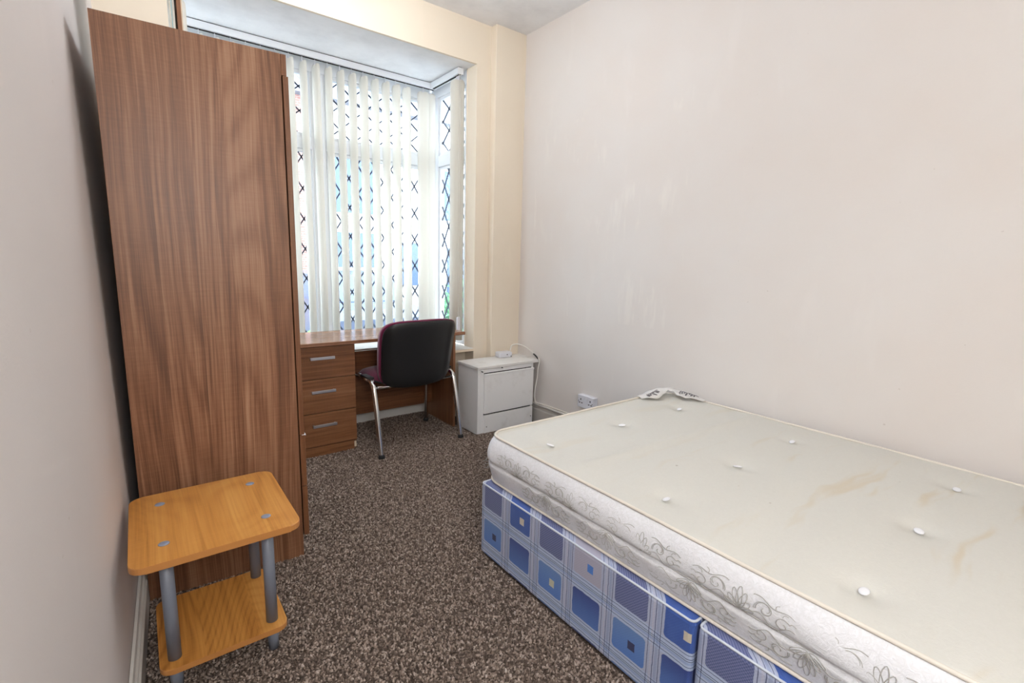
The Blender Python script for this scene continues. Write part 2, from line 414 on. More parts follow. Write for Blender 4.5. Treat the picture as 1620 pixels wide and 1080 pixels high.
# ------------------------------------------------------------------ vertical blinds
ZT = SOF-.045
def slat_mesh():
    """one hanging vane, 89 mm wide, slightly dished, tapering into its hanger"""
    bm = bmesh.new(); w = .0445; z1, z0 = 0., -(ZT-.028-.60)
    rows = [(z1, .70), (z1-.010, .92), (z1-.022, 1.), (z0*.35, 1.), (z0*.7, 1.), (z0, 1.)]
    cols = [-1, -.5, 0, .5, 1]; sides = []
    for th in (-.0006, .0006):
        G = [[bm.verts.new((c*w*s, .006*(c*c)+th, z)) for c in cols] for z, s in rows]; sides.append(G)
        for i in range(len(rows)-1):
            for j in range(4):
                f = bm.faces.new((G[i][j], G[i][j+1], G[i+1][j+1], G[i+1][j])); f.smooth = True
    A, B = sides; R = len(rows)-1
    for j in range(4):
        bm.faces.new((A[0][j], A[0][j+1], B[0][j+1], B[0][j])); bm.faces.new((A[R][j], A[R][j+1], B[R][j+1], B[R][j]))
    for i in range(R):
        bm.faces.new((A[i][0], A[i+1][0], B[i+1][0], B[i][0])); bm.faces.new((A[i][4], A[i+1][4], B[i+1][4], B[i][4]))
    bmesh.ops.recalc_face_normals(bm, faces=bm.faces)
    me = bpy.data.meshes.new('slat'); bm.to_mesh(me); bm.free(); me.materials.append(m_slat); return me
SLAT = slat_mesh()
bm = bmesh.new(); add_box(bm, -.004, .004, -.002, .002, -.03, .002); add_box(bm, -.008, .008, -.003, .003, -.034, -.026)
HANG = bpy.data.meshes.new('hanger'); bm.to_mesh(HANG); bm.free(); HANG.materials.append(m_white_plastic)
bm = bmesh.new(); add_box(bm, -.042, .042, -.002, .002, -.028, -.002)
WEI = bpy.data.meshes.new('bottom_weight'); bm.to_mesh(WEI); bm.free(); WEI.materials.append(m_slat)
def blind(name, label, axis, a0, a1, pos, slats):
    root = thing(name, (a0, pos, ZT) if axis == 'x' else (pos, a0, ZT), label, 'blind')
    L = a1-a0
    R = (lambda u0, u1, v0, v1, z0, z1, nm, mt, b=.002: box(nm, u0, u1, v0, v1, z0, z1, mt, root, b)) if axis == 'x' else (lambda u0, u1, v0, v1, z0, z1, nm, mt, b=.002: box(nm, v0, v1, u0, u1, z0, z1, mt, root, b))
    R(0, L, -.022, .022, 0, .040, 'headrail', m_upvc)
    R(.004, L-.004, -.006, .006, -.004, .0005, 'headrail_groove', m_dark, 0)
    R(-.004, 0, -.024, .024, -.003, .042, 'end_cap', m_upvc); R(L, L+.004, -.024, .024, -.003, .042, 'end_cap', m_upvc)
    R(.0, L, -.012, .012, .0402, .0448, 'fixing_strip', m_dark, 0)
    for u, ang in slats:
        o = bpy.data.objects.new('slat', SLAT); COL.objects.link(o); o.parent = root
        p = (u-a0, 0, -.028) if axis == 'x' else (0, u-a0, -.028)
        o.location = p; o.rotation_euler = (0, 0, math.radians(ang))
        h = bpy.data.objects.new('hanger', HANG); COL.objects.link(h); h.parent = o; h.location = (0, 0, .028)
        k = bpy.data.objects.new('bottom_weight', WEI); COL.objects.link(k); k.parent = o; k.location = (0, .006, -(ZT-.028-.60)+.03)
    return root
sl = [(.32+.0825*i, -71+random.uniform(-3, 3)) for i in range(19)]
sl = [(u, a) for u, a in sl if u < 1.80]+[(1.868, -25), (1.925, -22)]
blind('vertical_blind', 'long cream vertical blind hanging across the back of the bay', 'x', BAY0+.04, BAY1-.035, 3.62, sl)
b2 = blind('vertical_blind', 'short vertical blind on the right return with its slats drawn to the room end', 'y', 3.19, 3.592, BAY1-.055, [(3.212, -20), (3.227, -19), (3.242, -20)])
# pull cord with its weight, hanging from the near end of the right return
ch = tube('pull_cord', [(-.012, -.006, .0), (-.012, -.006, -.9), (-.010, -.006, -1.76), (-.006, -.006, -1.775), (-.002, -.006, -1.76), (.0, -.006, -.9), (.0, -.006, .0)], .0018, m_cable, b2, 6)
box('cord_weight', -.018, .006, -.016, .004, -1.86, -1.735, m_white_plastic, b2, .004)
blind('vertical_blind', 'short vertical blind on the left return above the wardrobe', 'y', 3.19, 3.592, BAY0+.045, [(3.215+.018*i, -20) for i in range(3)])

# ------------------------------------------------------------------ carpet pile
def carpet():
    sp = .0068
    xs = np.arange(-.07, 1.95, sp); ys = np.arange(.72, 3.44, sp)
    X, Y = np.meshgrid(xs, ys); X = X.ravel(); Y = Y.ravel()
    keep = ~((X > 1.09) & (Y < 1.50)) & (X < 1.06+0*Y+np.where(Y > 1.55, .9, .0)) & ~((X > .0) & (X < .42) & (Y > 2.05) & (Y < 2.72)) & (X > WX(Y)+.026)
    keep &= ~((X > 1.80) & (Y > 2.75))
    X = X[keep]; Y = Y[keep]; n = len(X)
    X = X+rng.uniform(-.6, .6, n)*sp; Y = Y+rng.uniform(-.6, .6, n)*sp
    r = rng.uniform(.0034, .0052, n); h = rng.uniform(.004, .0095, n); a = rng.uniform(0, 2*PI, n)
    tx = rng.normal(0, .0035, n); ty = rng.normal(0, .0035, n)
    V_ = np.zeros((n, 7, 3)); 
    for k in range(3):
        V_[:, k, 0] = X+r*np.cos(a+2*PI*k/3); V_[:, k, 1] = Y+r*np.sin(a+2*PI*k/3); V_[:, k, 2] = .0004
        V_[:, 3+k, 0] = X+tx*.6+r*.8*np.cos(a+2*PI*k/3+.5); V_[:, 3+k, 1] = Y+ty*.6+r*.8*np.sin(a+2*PI*k/3+.5); V_[:, 3+k, 2] = h*.7
    V_[:, 6, 0] = X+tx; V_[:, 6, 1] = Y+ty; V_[:, 6, 2] = h
    tri = np.array([[0, 1, 3], [1, 4, 3], [1, 2, 4], [2, 5, 4], [2, 0, 5], [0, 3, 5], [3, 4, 6], [4, 5, 6], [5, 3, 6]])
    F = (tri[None]+7*np.arange(n)[:, None, None]).reshape(-1)
    me = bpy.data.meshes.new('carpet_pile'); nv = n*7; nf = n*9
    me.vertices.add(nv); me.vertices.foreach_set('co', V_.reshape(-1))
    me.loops.add(nf*3); me.loops.foreach_set('vertex_index', F.astype(np.int32))
    me.polygons.add(nf); me.polygons.foreach_set('loop_start', np.arange(0, nf*3, 3, dtype=np.int32)); me.polygons.foreach_set('loop_total', np.full(nf, 3, dtype=np.int32))
    me.update()
    at = me.attributes.new('tuft', 'FLOAT', 'POINT'); at.data.foreach_set('value', np.repeat(rng.uniform(0, 1, n), 7).astype(np.float32))
    M = Mat('speckled_carpet_yarn', .95, spec=.1)
    A = M.nt.nodes.new('ShaderNodeAttribute'); A.attribute_name = 'tuft'; tv = V(M.nt, A.outputs['Fac'])
    x, y, z = M.xyz(); clump = M.noise(M.vec(x, y, 0), 55, 2, .6)
    f = tv*.55+(clump-.5)*1.1+.22
    M.set('Base Color', M.ramp(f, [(.0, (.040, .029, .023)), (.30, (.125, .092, .075)), (.55, (.25, .190, .155)), (.76, (.41, .33, .28)), (1., (.56, .48, .43))]))
    o = link_mesh('carpet_pile', me, M.m, FLOOR); o['kind'] = 'stuff'; return o
carpet()

# ------------------------------------------------------------------ wardrobe
wd = thing('wardrobe', (-.052, 1.985, 0), 'tall walnut laminate wardrobe standing against the left wall', 'wardrobe', math.atan2(-.028, .507))
D, WW, HH = .510, .80, 1.912
sp_ = box('side_panel', 0, D, 0, .018, 0, HH, m_walnut_z, wd, .001)
box('edge_band', D, D+.0012, .001, .017, .001, HH-.001, m_walnut_edge, sp_, 0)
box('side_panel', 0, D, WW-.018, WW, 0, HH, m_walnut_z, wd, .001)
box('top_panel', .004, D, .0182, WW-.0182, HH-.018, HH, m_walnut_z, wd, .001)
box('bottom_panel', .004, D, .0182, WW-.0182, .07, .088, m_walnut_z, wd, .001)
box('back_panel', .0, .004, .0182, WW-.0182, .03, HH-.001, m_walnut_edge, wd, 0)
box('plinth', D-.04, D-.022, .0182, WW-.0182, 0, .0698, m_walnut_edge, wd, .001)
box('top_fascia', D+.0014, D+.019, 0, WW, 1.842, HH, m_walnut_edge, wd, .001)
for k in range(2):
    y0 = .001+k*WW/2; y1 = y0+WW/2-.003
    d = box('door', D+.006, D+.024, y0, y1,   .519, 1.8415, m_walnut_edge, wd, .001)
    yy = y1-.05 if k == 0 else y0+.05
    box('handle', D+.026, D+.040, yy-.006, yy+.006, .95, 1.10, m_alu, d, .003)
for z0, z1 in ((.304, .516), (.090, .300)):
    d = box('drawer', D+.006, D+.026, .001, WW-.002, z0, z1, m_walnut_edge, wd, .001)
    if z0 > .2: box('handle', D+.014, D+.030, .002, .16, z1-.004, z1+.0025, m_alu, d, .002)
    else: box('handle', D+.028, D+.040, WW/2-.08, WW/2+.08, z1-.05, z1-.035, m_alu, d, .002)
bd = tag(box('wooden_board', -.0065, .0065, -.02, .32, 0, .52, m_board, None, .001), 'narrow brown wooden board standing on end on top of the wardrobe', 'board')
bd.location = (.199, 2.30, HH+.001); bd.rotation_euler = (0, 0, -.06)
box('pale_face', .0067, .0105, -.019, .32, 0, .52, m_paleedge, bd, .0005)
gs = tag(box('glass_sheet', -.002, .002, 0, .30, 0, .50, Mat('teal_edged_glass', .15, (.45, .66, .70)).m, None, .0005), 'upright sheet with a pale teal edge beside the board on the wardrobe', 'glass sheet')
gs.location = (.1775, 2.30, HH+.001); gs.rotation_euler = (0, .0, -.06)

# ------------------------------------------------------------------ side table
st = thing('side_table', (.1275, 1.635, 0), 'small beech side table with grey tube legs in front of the wardrobe', 'side table')
def plate(nm, x0, x1, y0, y1, z0, z1, r):
    t = prism(nm, rrect(x0, x1, y0, y1, r, 7), z0, z1, [m_beech, m_beech_edge], st, .0025)
    for p in t.data.polygons: p.material_index = 1 if abs(p.normal.z) < .5 else 0
    return t
plate('table_top', -.2025, .2025, -.222, .222, .427, .446, .035)
plate('shelf', -.162, .162, -.172, .172, .083, .100, .03)
for x in (-.126, .124):
    for y in (-.125, .135):
        l = cyl('leg', (x, y, .1002), (x, y, .4268), .0165, m_grey_plastic, st, None, 24)
        cyl('foot', (x, y, 0.003), (x, y, .0828), .015, m_grey_plastic, l, .0165, 24)
        bm = bmesh.new(); bmesh.ops.create_uvsphere(bm, u_segments=20, v_segments=8, radius=1)
        for v in bm.verts: v.co = Vector((x+v.co.x*.0135, y+v.co.y*.0135, .4462+max(0, v.co.z)*.0032))
        bm_obj('cap', bm, m_cap_plastic, st, True)

# ------------------------------------------------------------------ desk
dk = thing('desk', (.62, 2.955, 0), 'walnut desk with three drawers standing in the bay', 'desk')
DX = 1.85-.62
prism('desktop', rrect(0, DX, -.012, .46, .006, 3), .688, .710, m_walnut_top, dk, .003)
ped0, ped1 = .085, 1.045-.62
box('pedestal_side', ped0-.018, ped0-.0002, .002, .44, .0, .6878, m_walnut_y, dk, .001)
box('pedestal_side', ped1-.016, ped1, .0165, .44, .0, .6878, m_walnut_y, dk, .001)
box('pedestal_back', ped0, ped1-.0165, .42, .438, .0, .6876, m_walnut_y, dk, .001)
box('plinth', ped0, ped1-.0165, .004, .022, .0, .064, m_walnut_x, dk, .001)
for i, (z0, z1) in enumerate(((.068, .276), (.280, .487), (.491, .685))):
    dr = box('drawer', ped0+.001, ped1-.001, -.003, .014, z0, z1, m_walnut_x, dk, .0015)
    zc = (z0+z1)/2+.031; hx0, hx1 = .772-.62, .914-.62
    box('handle', hx0, hx1, -.030, -.022, zc-.0085, zc+.0085, m_alu, dr, .0015)
    for hx in (hx0+.008, hx1-.008): box('handle_post', hx-.005, hx+.005, -.0218, -.0032, zc-.005, zc+.005, m_alu, dr, .001)
box('chipped_corner', ped1-.0162, ped1+.0006, .0145, .0163, .012, .05, m_paleedge, dk, .0005)
box('end_panel', 1.765-.62, 1.783-.62, .015, .44, 0, .6878, m_walnut_y, dk, .001)
box('modesty_panel', ped1+.0005, 1.7645-.62, .335, .353, .115, .570, m_walnut_x, dk, .001)

# ------------------------------------------------------------------ chair
chx = thing('office_chair', (1.388, 2.955, 0), 'burgundy visitor chair with black plastic back and chrome legs at the desk', 'chair', math.radians(4.0))
for s in (-1, 1):
    # one bent tube per side: rear leg, seat rail, front leg; the legs and the rail are parts
    rear = spline([(s*.296, -.225, .004), (s*.296, -.185, .20), (s*.294, -.135, .405), (s*.291, -.112, .446), (s*.288, -.075, .462)], 8)
    tube('leg', rear, .0160, m_chrome, chx, 14)
    front = spline([(s*.296, .232, .004), (s*.294, .225, .25), (s*.291, .215, .41), (s*.289, .195, .447), (s*.288, .16, .462)], 8)
    tube('leg', front, .0140, m_chrome, chx, 14)
    tube('side_rail', [(s*.288, -.075, .462), (s*.288, .04, .463), (s*.288, .16, .462)], .0128, m_chrome, chx, 14)
    for y in (-.225, .232):
        cyl('foot', (s*.296, y, .003), (s*.296, y+.004*(1 if y < 0 else -1), .026),   .0200, m_rubber, chx, .0178, 16)
    box('rail_cap', s*.289-.020, s*.289+.020, -.09, .03, .4722, .4862, m_black, chx, .006, 3)
tube('cross_rail', [(-.29, -.112, .420), (0, -.112, .412), (.29, -.112, .420)], .009, m_chrome, chx, 10)
tube('cross_rail', [(-.288, .15, .452), (0, .15, .45), (.288, .15, .452)], .009, m_chrome, chx, 10)
def pad(name, mat, fx, nu, nv, parent):
    """closed slab from two surfaces fx(u,v,side)"""
    bm = bmesh.new(); G = []
    for sd in (0, 1):
        G.append([[bm.verts.new(fx(i/nu*2-1, j/nv*2-1, sd)) for i in range(nu+1)] for j in range(nv+1)])
    for sd in (0, 1):
        for j in range(nv):
            for i in range(nu): bm.faces.new((G[sd][j][i], G[sd][j][i+1], G[sd][j+1][i+1], G[sd][j+1][i])).smooth = True
    ring = [(j, i) for j, i in [(0, i) for i in range(nu)]+[(j, nu) for j in range(nv)]+[(nv, i) for i in range(nu, 0, -1)]+[(j, 0) for j in range(nv, 0, -1)]]
    for k in range(len(ring)):
        a, b = ring[k], ring[(k+1) % len(ring)]
        bm.faces.new((G[0][a[0]][a[1]], G[0][b[0]][b[1]], G[1][b[0]][b[1]], G[1][a[0]][a[1]])).smooth = True
    bmesh.ops.recalc_face_normals(bm, faces=bm.faces)
    return bm_obj(name, bm, mat, parent)
def sq(u, v, p=5.5):      # squircle mapping of the unit square
    m = max(abs(u), abs(v))
    if m < 1e-6: return 0., 0.
    n = (abs(u/m)**p+abs(v/m)**p)**(1/p); return u/n, v/n
def seat_f(u, v, sd):
    a, b = sq(u, v); e = 1-max(abs(u), abs(v))**6
    x = a*(.252-.012*(b < 0)*abs(b)); y = .055+b*.205
    top = .458+.034*e**.5+.006*(1-(a*.9)**2)-(.018*max(0, b)**3)
    return (x, y, top if sd else .450-.004*e)
pad('seat', m_burgundy, seat_f, 24, 24, chx)
def seat_shell(u, v, sd):
    a, b = sq(u, v); e = 1-max(abs(u), abs(v))**4
    return (a*.255, .055+b*.206, .4495 if sd else .444-.014*e)
pad('seat_shell', m_black, seat_shell, 16, 16, chx)
BZ0, BZ1 = .418, .838
def back_pt(a, b, d):
    """centre surface of the back: a across, b up; d = offset backwards"""
    hw = .250+.018*(b*.5+.5)
    z = (BZ0+BZ1)/2+b*(BZ1-BZ0)/2+.012*(1-a*a)*(b < 0)*b+.010*max(0, b)*(1-a*a)*0
    z += -.008*a*a*max(0, b)
    y = -.165-.070*(b*.5+.5)+.055*a*a-.030*max(0, b)**2*.6
    return (a*hw+.008, y-d, z)
def shell_f(u, v, sd):
    a, b = sq(u, v, 6); m = max(abs(u), abs(v)); e = 1-m**8
    rim = .006*(1 if m > .9 else 0)
    dish = .026*(1-m**3)
    # a raised rib runs down each side of the moulded back
    rib = .010*math.exp(-((abs(a)-.80)/.07)**2)*(1-abs(b)**4)
    return back_pt(a, b, (.010+.004*e+.010*(1-m**10)+rib) if sd else .002)
pad('back_shell', m_black, shell_f, 36, 30, chx)
def cush_f(u, v, sd):
    a, b = sq(u, v, 6); m = max(abs(u), abs(v)); e = (1-m**6)
    p = back_pt(a*1.025, b*1.012+.016, -.001 if sd == 0 else -.034-.020*e**.6)
    return p
pad('backrest', m_burgundy, cush_f, 28, 24, chx)

# ------------------------------------------------------------------ meter cabinet and what is on it
gb = thing('meter_cabinet', (1.823, 2.734, 0), 'off-white painted meter cabinet in the corner beside the desk', 'cabinet')
GW, GD, GH = 2.322-1.823, .262, .470
def gx(nm, *a, mat=m_cab, par=gb, bev=.002): return box(nm, *a, mat, par, bev)
gx('side_panel', 0, .016, .0, GD, 0, GH); gx('side_panel', GW-.016, GW, .0, GD, 0, GH)
gx('front_frame', .0162, .050, -.0005, .0155, 0, GH); gx('front_frame', .0502, GW-.0162, .0, .0155, GH-.028, GH)
gx('back_panel', .017, GW-.017, GD-.012, GD-.002, 0, GH)
dp = gx('door', .0502, GW-.003, -.012, .004, .146, GH-.034, bev=.004)
gx('door_bead', .0502, GW-.003, -.016, -.0122, GH-.046, GH-.034, par=dp, bev=.002)
lp = gx('lower_panel', .0502, GW-.003, -.010, .004, .004, .136, bev=.002)
gx('door_gap', .0502, GW-.017, .0042, .012, .02, GH-.03, mat=m_dark, bev=0)
gx('top_board', -.008, XR-1.823-.002, -.012, GD+.0, GH+.0002, GH+.022, mat=m_cabtop, bev=.004)
for x, z, p in ((.030, GH-.014, gb), (.072, .05, lp), (GW-.02, .06, lp), (.20, GH-.002, gb)):
    cyl('screw', (x, -.0165 if p is gb else -.0125, z), (x, -.0005 if p is gb else -.0095, z), .0035, m_dark, p, None, 10)
jb = tag(box('junction_box', -.055, .055, -.035, .035, 0, .040, m_white_plastic, None, .005, 3), 'small white junction box on top of the meter cabinet', 'junction box')
jb.location = (2.190, 2.935, GH+.0235); jb.rotation_euler = (0, 0, -.12)
for x in (.012, .046): cyl('screw_hole', (x, -.0362, .022-(x > .03)*.014), (x, -.0345, .022-(x > .03)*.014), .0042, m_dark, jb, None, 10)
cb = thing('white_cable', (2.30, 2.94, GH+.03), 'thin white cable looping from the cabinet top down to the skirting', 'cable')
def rel(pts): return [(p[0]-2.30, p[1]-2.94, p[2]-GH-.03) for p in pts]
tube('cable_run', spline(rel([(2.244, 2.928, .518), (2.262, 2.945, .545), (2.285, 2.955, .571), (2.318, 2.93, .582), (2.345, 2.885, .572), (2.356, 2.81, .545), (2.356, 2.748, .515), (2.352, 2.700, .489), (2.338, 2.698, .43), (2.335, 2.700, .36), (2.318, 2.698, .28), (2.316, 2.699, .215), (2.332, 2.698, .168), (2.352, 2.660, .1605), (2.362, 2.45, .1605), (2.363, 2.0, .1605), (2.363, 1.2, .1605), (2.363, .3, .1605)]), 8), .0046, m_cable, cb, 8)
tube('tape_wrap', spline(rel([(2.356, 2.775, .527), (2.3555, 2.748, .5155), (2.353, 2.716, .499)]), 4), .0060, m_tape, cb, 8)

# ------------------------------------------------------------------ wall socket
so = thing('double_socket', (XR, 2.199, .291), 'white double wall socket above the skirting behind the bed', 'socket')
bm = bmesh.new(); add_box(bm, -.034, 0, -.073, .073, -.043, .043, .004, 3); bm_obj('back_box', bm, m_white_plastic, so)
pl = box('face_plate', -.041, -.0342, -.073, .073, -.043, .043, m_white_plastic, so, .003, 3)
for s in (-1, 1):
    box('rocker_switch', -.046, -.0412, s*.014-.006, s*.014+.006, .012, .030, m_white_plastic, pl, .002)
    cx = s*.043
    for dy, dz, w, h in ((0, .014, .004, .008), (-.011, -.010, .0065, .004), (.011, -.010, .0065, .004)):
        box('pin_slot', -.0416, -.0408, cx+dy-w/1.0, cx+dy+w/1.0, dz-h/1.4, dz+h/1.4, m_dark, pl, 0)
    cyl('screw', (-.0418, s*.062, 0), (-.0405, s*.062, 0), .0035, m_dark, pl, None, 10)

# ------------------------------------------------------------------ divan bases
def divan_mat():
    M = Mat('blue_check_divan_fabric', .7, spec=.35); x, y, z = M.xyz()
    nz = M.noise(M.vec(x, y, z), 40, 2, .5)
    u = x-y+(nz-.5)*.004; z = z+(nz-.5)*.004
    PU, SW, ZP, SH = .173, .120, .1500, .100
    LIL, PALE, NAVY = (.43, .475, .63), (.47, .57, .76), (.035, .045, .14)
    us = u-.027; ci = (us*(1/PU)).floor(); uf = us-ci*PU
    zs = .322-z; ri = (zs*(1/ZP)).floor(); zf = zs-ri*ZP
    gu = uf.gt(SW); gz = zf.gt(SH)
    # ground: lilac with paler bands
    col = M.mix(gz*.7, LIL, PALE)
    def line(c, v, pos, wd, colr=NAVY, amt=.85): return M.mix((v-pos).abs().lt(wd)*amt, c, colr)
    for p_ in (.1275, .1465, .1655): col = line(col, uf, p_, .0012)
    col = M.mix((uf-.139).abs().lt(.0035)*.5, col, (.55, .54, .64)); col = M.mix((uf-.156).abs().lt(.0045)*.4, col, (.20, .26, .48))
    for p_ in (.107, .1185, .1245, .142): col = line(col, zf, p_, .0011)
    col = M.mix((zf-.131).abs().lt(.004)*.45, col, (.16, .25, .52))
    # rounded squares
    du = ((uf-SW/2).abs()-(SW/2-.012)).max(0.); dz = ((zf-SH/2).abs()-(SH/2-.012)).max(0.)
    d2 = (du*du+dz*dz).op('SQRT'); inside = d2.lt(.0108)
    par = ci.mod(2.0).lt(.5); c4 = ci.mod(4.0); row0 = ri.lt(.5)
    weave = (u*700).op('SINE')*(z*700).op('SINE')
    grad = (zf*(1/SH))
    slate = M.mix(weave.gt(.0), (.085, .11, .25), (.17, .19, .36))
    blue = M.mix(nz, (.035, .085, .33), (.055, .12, .40))
    mid = M.mix(grad, (.13, .24, .52), (.085, .20, .56)); dark = M.mix(grad, (.035, .06, .24), (.075, .17, .48))
    lil = (.42, .41, .52)
    isC = (c4-3).abs().lt(.5)
    odd0 = M.mix(isC, blue, lil)
    sq0 = M.mix(par, odd0, slate); sq1 = M.mix(par, dark, mid)
    sqc = M.mix(row0, sq1, sq0)
    col = M.mix(inside, col, sqc)
    # the small inner squares
    cu, cz = (uf-.072).abs().lt(.0125), (zf-.056).abs().lt(.0135)
    small0 = row0*(par*-1+1); small1 = (row0*-1+1)*par
    c2 = (c4-2).abs().lt(.5)
    sc0 = M.mix(isC, (.62, .55, .44), (.07, .20, .58)); sc1 = M.mix(c2, (.025, .03, .10), (.58, .56, .42))
    col = M.mix(cu*cz*(small0.max(small1)), col, M.mix(row0, sc1, sc0))
    M.set('Base Color', col); M.set('Sheen Weight', .2)
    fold = M.noise(M.vec(u*9, z*3, 0), 1, 2, .5)
    M.bump(fold+weave*.03, .35, .012)
    return M.m
m_divan = divan_mat()
m_edge_highlight = Mat('pale_edge_highlight', .6, (.62, .66, .74)).m  # pale colour for the painted highlight on the divan edge
def divan(loc, L, label):
    root = thing('divan_base', loc, label, 'bed base', 0, 'halves of the divan base')
    w = 1.27
    bm = bmesh.new(); add_box(bm, 0, w, -L, 0, .006, .318, .014, 3)
    bmesh.ops.subdivide_edges(bm, edges=bm.edges, cuts=3, use_grid_fill=True)
    b = bm_obj('upholstered_box', bm, m_divan, root)
    for f in b.data.polygons: f.use_smooth = False
    loop = [(p[0], p[1], .3150) for p in rrect(.0025, w-.0025, -L+.0025, -.0025, .014, 4)]
    tube('top_piping', loop, .0035, m_edge_highlight, root, 6, True)  # pale loop stands in for the highlight along the top edge
    for x in (.08, w-.08):
        for y in (-.08, -L+.08): cyl('glide', (x, y, 0), (x, y, .0058), .02, m_rubber, root)
    return root
divan((1.064, 1.560, 0), .978, 'blue checked divan half at the far end, nearest the meter cabinet')
divan((1.064, .572, 0), .975, 'blue checked divan half nearest the camera, cut off at the bottom')

# ------------------------------------------------------------------ mattress
MX0, MX1, MY0, MY1, MZ0, MZ1 = 1.100, 2.335, -.33, 1.585, .3205, .512
mt = thing('mattress', ((MX0+MX1)/2, (MY0+MY1)/2, MZ0), 'stained cream double mattress with tufted buttons lying on the blue divan', 'mattress')
mcx, mcy = (MX0+MX1)/2, (MY0+MY1)/2
hx, hy = (MX1-MX0)/2, (MY1-MY0)/2; TH = MZ1-MZ0
BUT = [(x, y) for y in (1.345, .81, .29, -.20) for x in (1.245, 1.675, 2.115)]
def profile(t):
    """outward offset at height t (0 bottom .. 1 top)"""
    g = math.exp(-((t-.47)/.030)**2)*.010
    return -.008+.030*(math.sin(PI*min(1, max(0, t))**.9)**.7 if 0 < t < 1 else 0)-g+.004*math.sin(PI*t*2)*-1
def outline(n_side=90, rc=.085, off=0.):
    pts = []
    X, Y, R = hx+off, hy+off, max(.01, rc+off)
    segs = [((X-R, Y), (-X+R, Y)), ((-X, Y-R), (-X, -Y+R)), ((-X+R, -Y), (X-R, -Y)), ((X, -Y+R), (X, Y-R))]
    cen = [(-X+R, Y-R, 90), (-X+R, -Y+R, 180), (X-R, -Y+R, 270), (X-R, Y-R, 0)]
    for (a, b), (cx, cy, an) in zip(segs, cen):
        for k in range(n_side):
            t = k/n_side; pts.append((a[0]+(b[0]-a[0])*t, a[1]+(b[1]-a[1])*t))
        for k in range(10):
            th = math.radians(an+90*k/10); pts.append((cx+R*math.cos(th), cy+R*math.sin(th)))
    return pts
def mattress_mesh():
    base = outline(); n = len(base); bm = bmesh.new()
    nr = []
    for i in range(n):
        a, b = base[i-1], base[(i+1) % n]; d = Vector((b[0]-a[0], b[1]-a[1])); d.normalize(); nr.append(Vector((d.y*1, -d.x)))
    # outline runs counter-clockwise: outward normal = (dy, -dx)
    NL = 26; rings = []
    for k in range(NL+1):
        t = k/NL; ring = []
        for i, (x, y) in enumerate(base):
            s = i*.0211
            wav = .0022*math.sin(s*9+3*t)*math.sin(PI*t)+.0016*math.sin(s*23+7*t)*math.sin(PI*t)
            o = profile(t)+wav
            ring.append(bm.verts.new((x+nr[i].x*o, y+nr[i].y*o, t*TH)))
        rings.append(ring)
    for k in range(NL):
        for i in range(n):
            f = bm.faces.new((rings[k][i], rings[k][(i+1) % n], rings[k+1][(i+1) % n], rings[k+1][i])); f.smooth = True; f.material_index = 1
    bm.faces.new(rings[0][::-1]).material_index = 1
    # quilted top
    prev = rings[-1]; NR = 70
    def topz(x, y):
        wx, wy = x+mcx, y+mcy
        z = TH+.006*(1-abs(x/hx)**4)*(1-abs(y/hy)**4)
        for bx, by in BUT:
            d2 = (wx-bx)**2+(wy-by)**2
            if d2 < .06: z -= .0135*math.exp(-d2/.0016)+.004*math.exp(-d2/.012)
        # creases run across the bed
        z += .0050*math.sin(wy*24+1.5*math.sin(wx*3.1))*math.exp(-((math.sin(wy*5.9))**2)*1.2)
        z += .0075*math.exp(-((wy-1.09+.06*(wx-1.7))/.014)**2)*(1 if 1.2 < wx < 2.2 else .2)
        return z
    for k in range(1, NR):
        s = 1-k/NR; ring = []
        for i, (x, y) in enumerate(base):
            o = profile(1.)
            X, Y = (x+nr[i].x*o)*s, (y+nr[i].y*o)*s
            ring.append(bm.verts.new((X, Y, topz(X, Y))))
        for i in range(n): f = bm.faces.new((prev[i], prev[(i+1) % n], ring[(i+1) % n], ring[i])); f.smooth = True
        prev = ring
    c = bm.verts.new((0, 0, topz(0, 0)))
    for i in range(n): bm.faces.new((prev[i], prev[(i+1) % n], c)).smooth = True
    bmesh.ops.recalc_face_normals(bm, faces=bm.faces)
    return bm
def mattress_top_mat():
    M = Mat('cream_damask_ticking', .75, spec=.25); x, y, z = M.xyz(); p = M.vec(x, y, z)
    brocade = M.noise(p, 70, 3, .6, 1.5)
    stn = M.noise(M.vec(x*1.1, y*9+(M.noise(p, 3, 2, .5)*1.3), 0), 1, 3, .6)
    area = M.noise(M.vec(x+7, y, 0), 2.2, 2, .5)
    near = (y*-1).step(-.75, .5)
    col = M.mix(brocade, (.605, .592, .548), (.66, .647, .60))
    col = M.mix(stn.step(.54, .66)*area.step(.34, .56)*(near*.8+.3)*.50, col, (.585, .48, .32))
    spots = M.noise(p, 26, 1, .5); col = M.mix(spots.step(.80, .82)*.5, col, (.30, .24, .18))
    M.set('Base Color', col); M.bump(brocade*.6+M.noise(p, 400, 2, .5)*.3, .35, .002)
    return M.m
def mattress_side_mat():
    M = Mat('white_quilted_border', .7, spec=.3); p = M.vec(*M.xyz())
    br = M.noise(p, 55, 3, .6, 2.5)
    M.set('Base Color', M.mix(br.step(.4, .62), (.78, .78, .80), (.84, .84, .87)))
    M.bump(br+M.noise(p, 300, 2, .5)*.2, .5, .003); return M.m
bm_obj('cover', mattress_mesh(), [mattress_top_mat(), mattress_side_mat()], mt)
m_mpipe = Mat('cream_piping', .7, (.74, .68, .60)).m
def pipe_loop(off, z, wob):
    o = outline(30, .085, off)
    return [(x, y, z+wob*math.sin(i*.19)+wob*.6*math.sin(i*.53)) for i, (x, y) in enumerate(o)]
tube('top_piping', pipe_loop(-.006, TH+.0015, .0012), .0052, m_mpipe, mt, 8, True)
tube('bottom_piping', pipe_loop(.004, .006, .0005), .0045, m_mpipe, mt, 8, True)
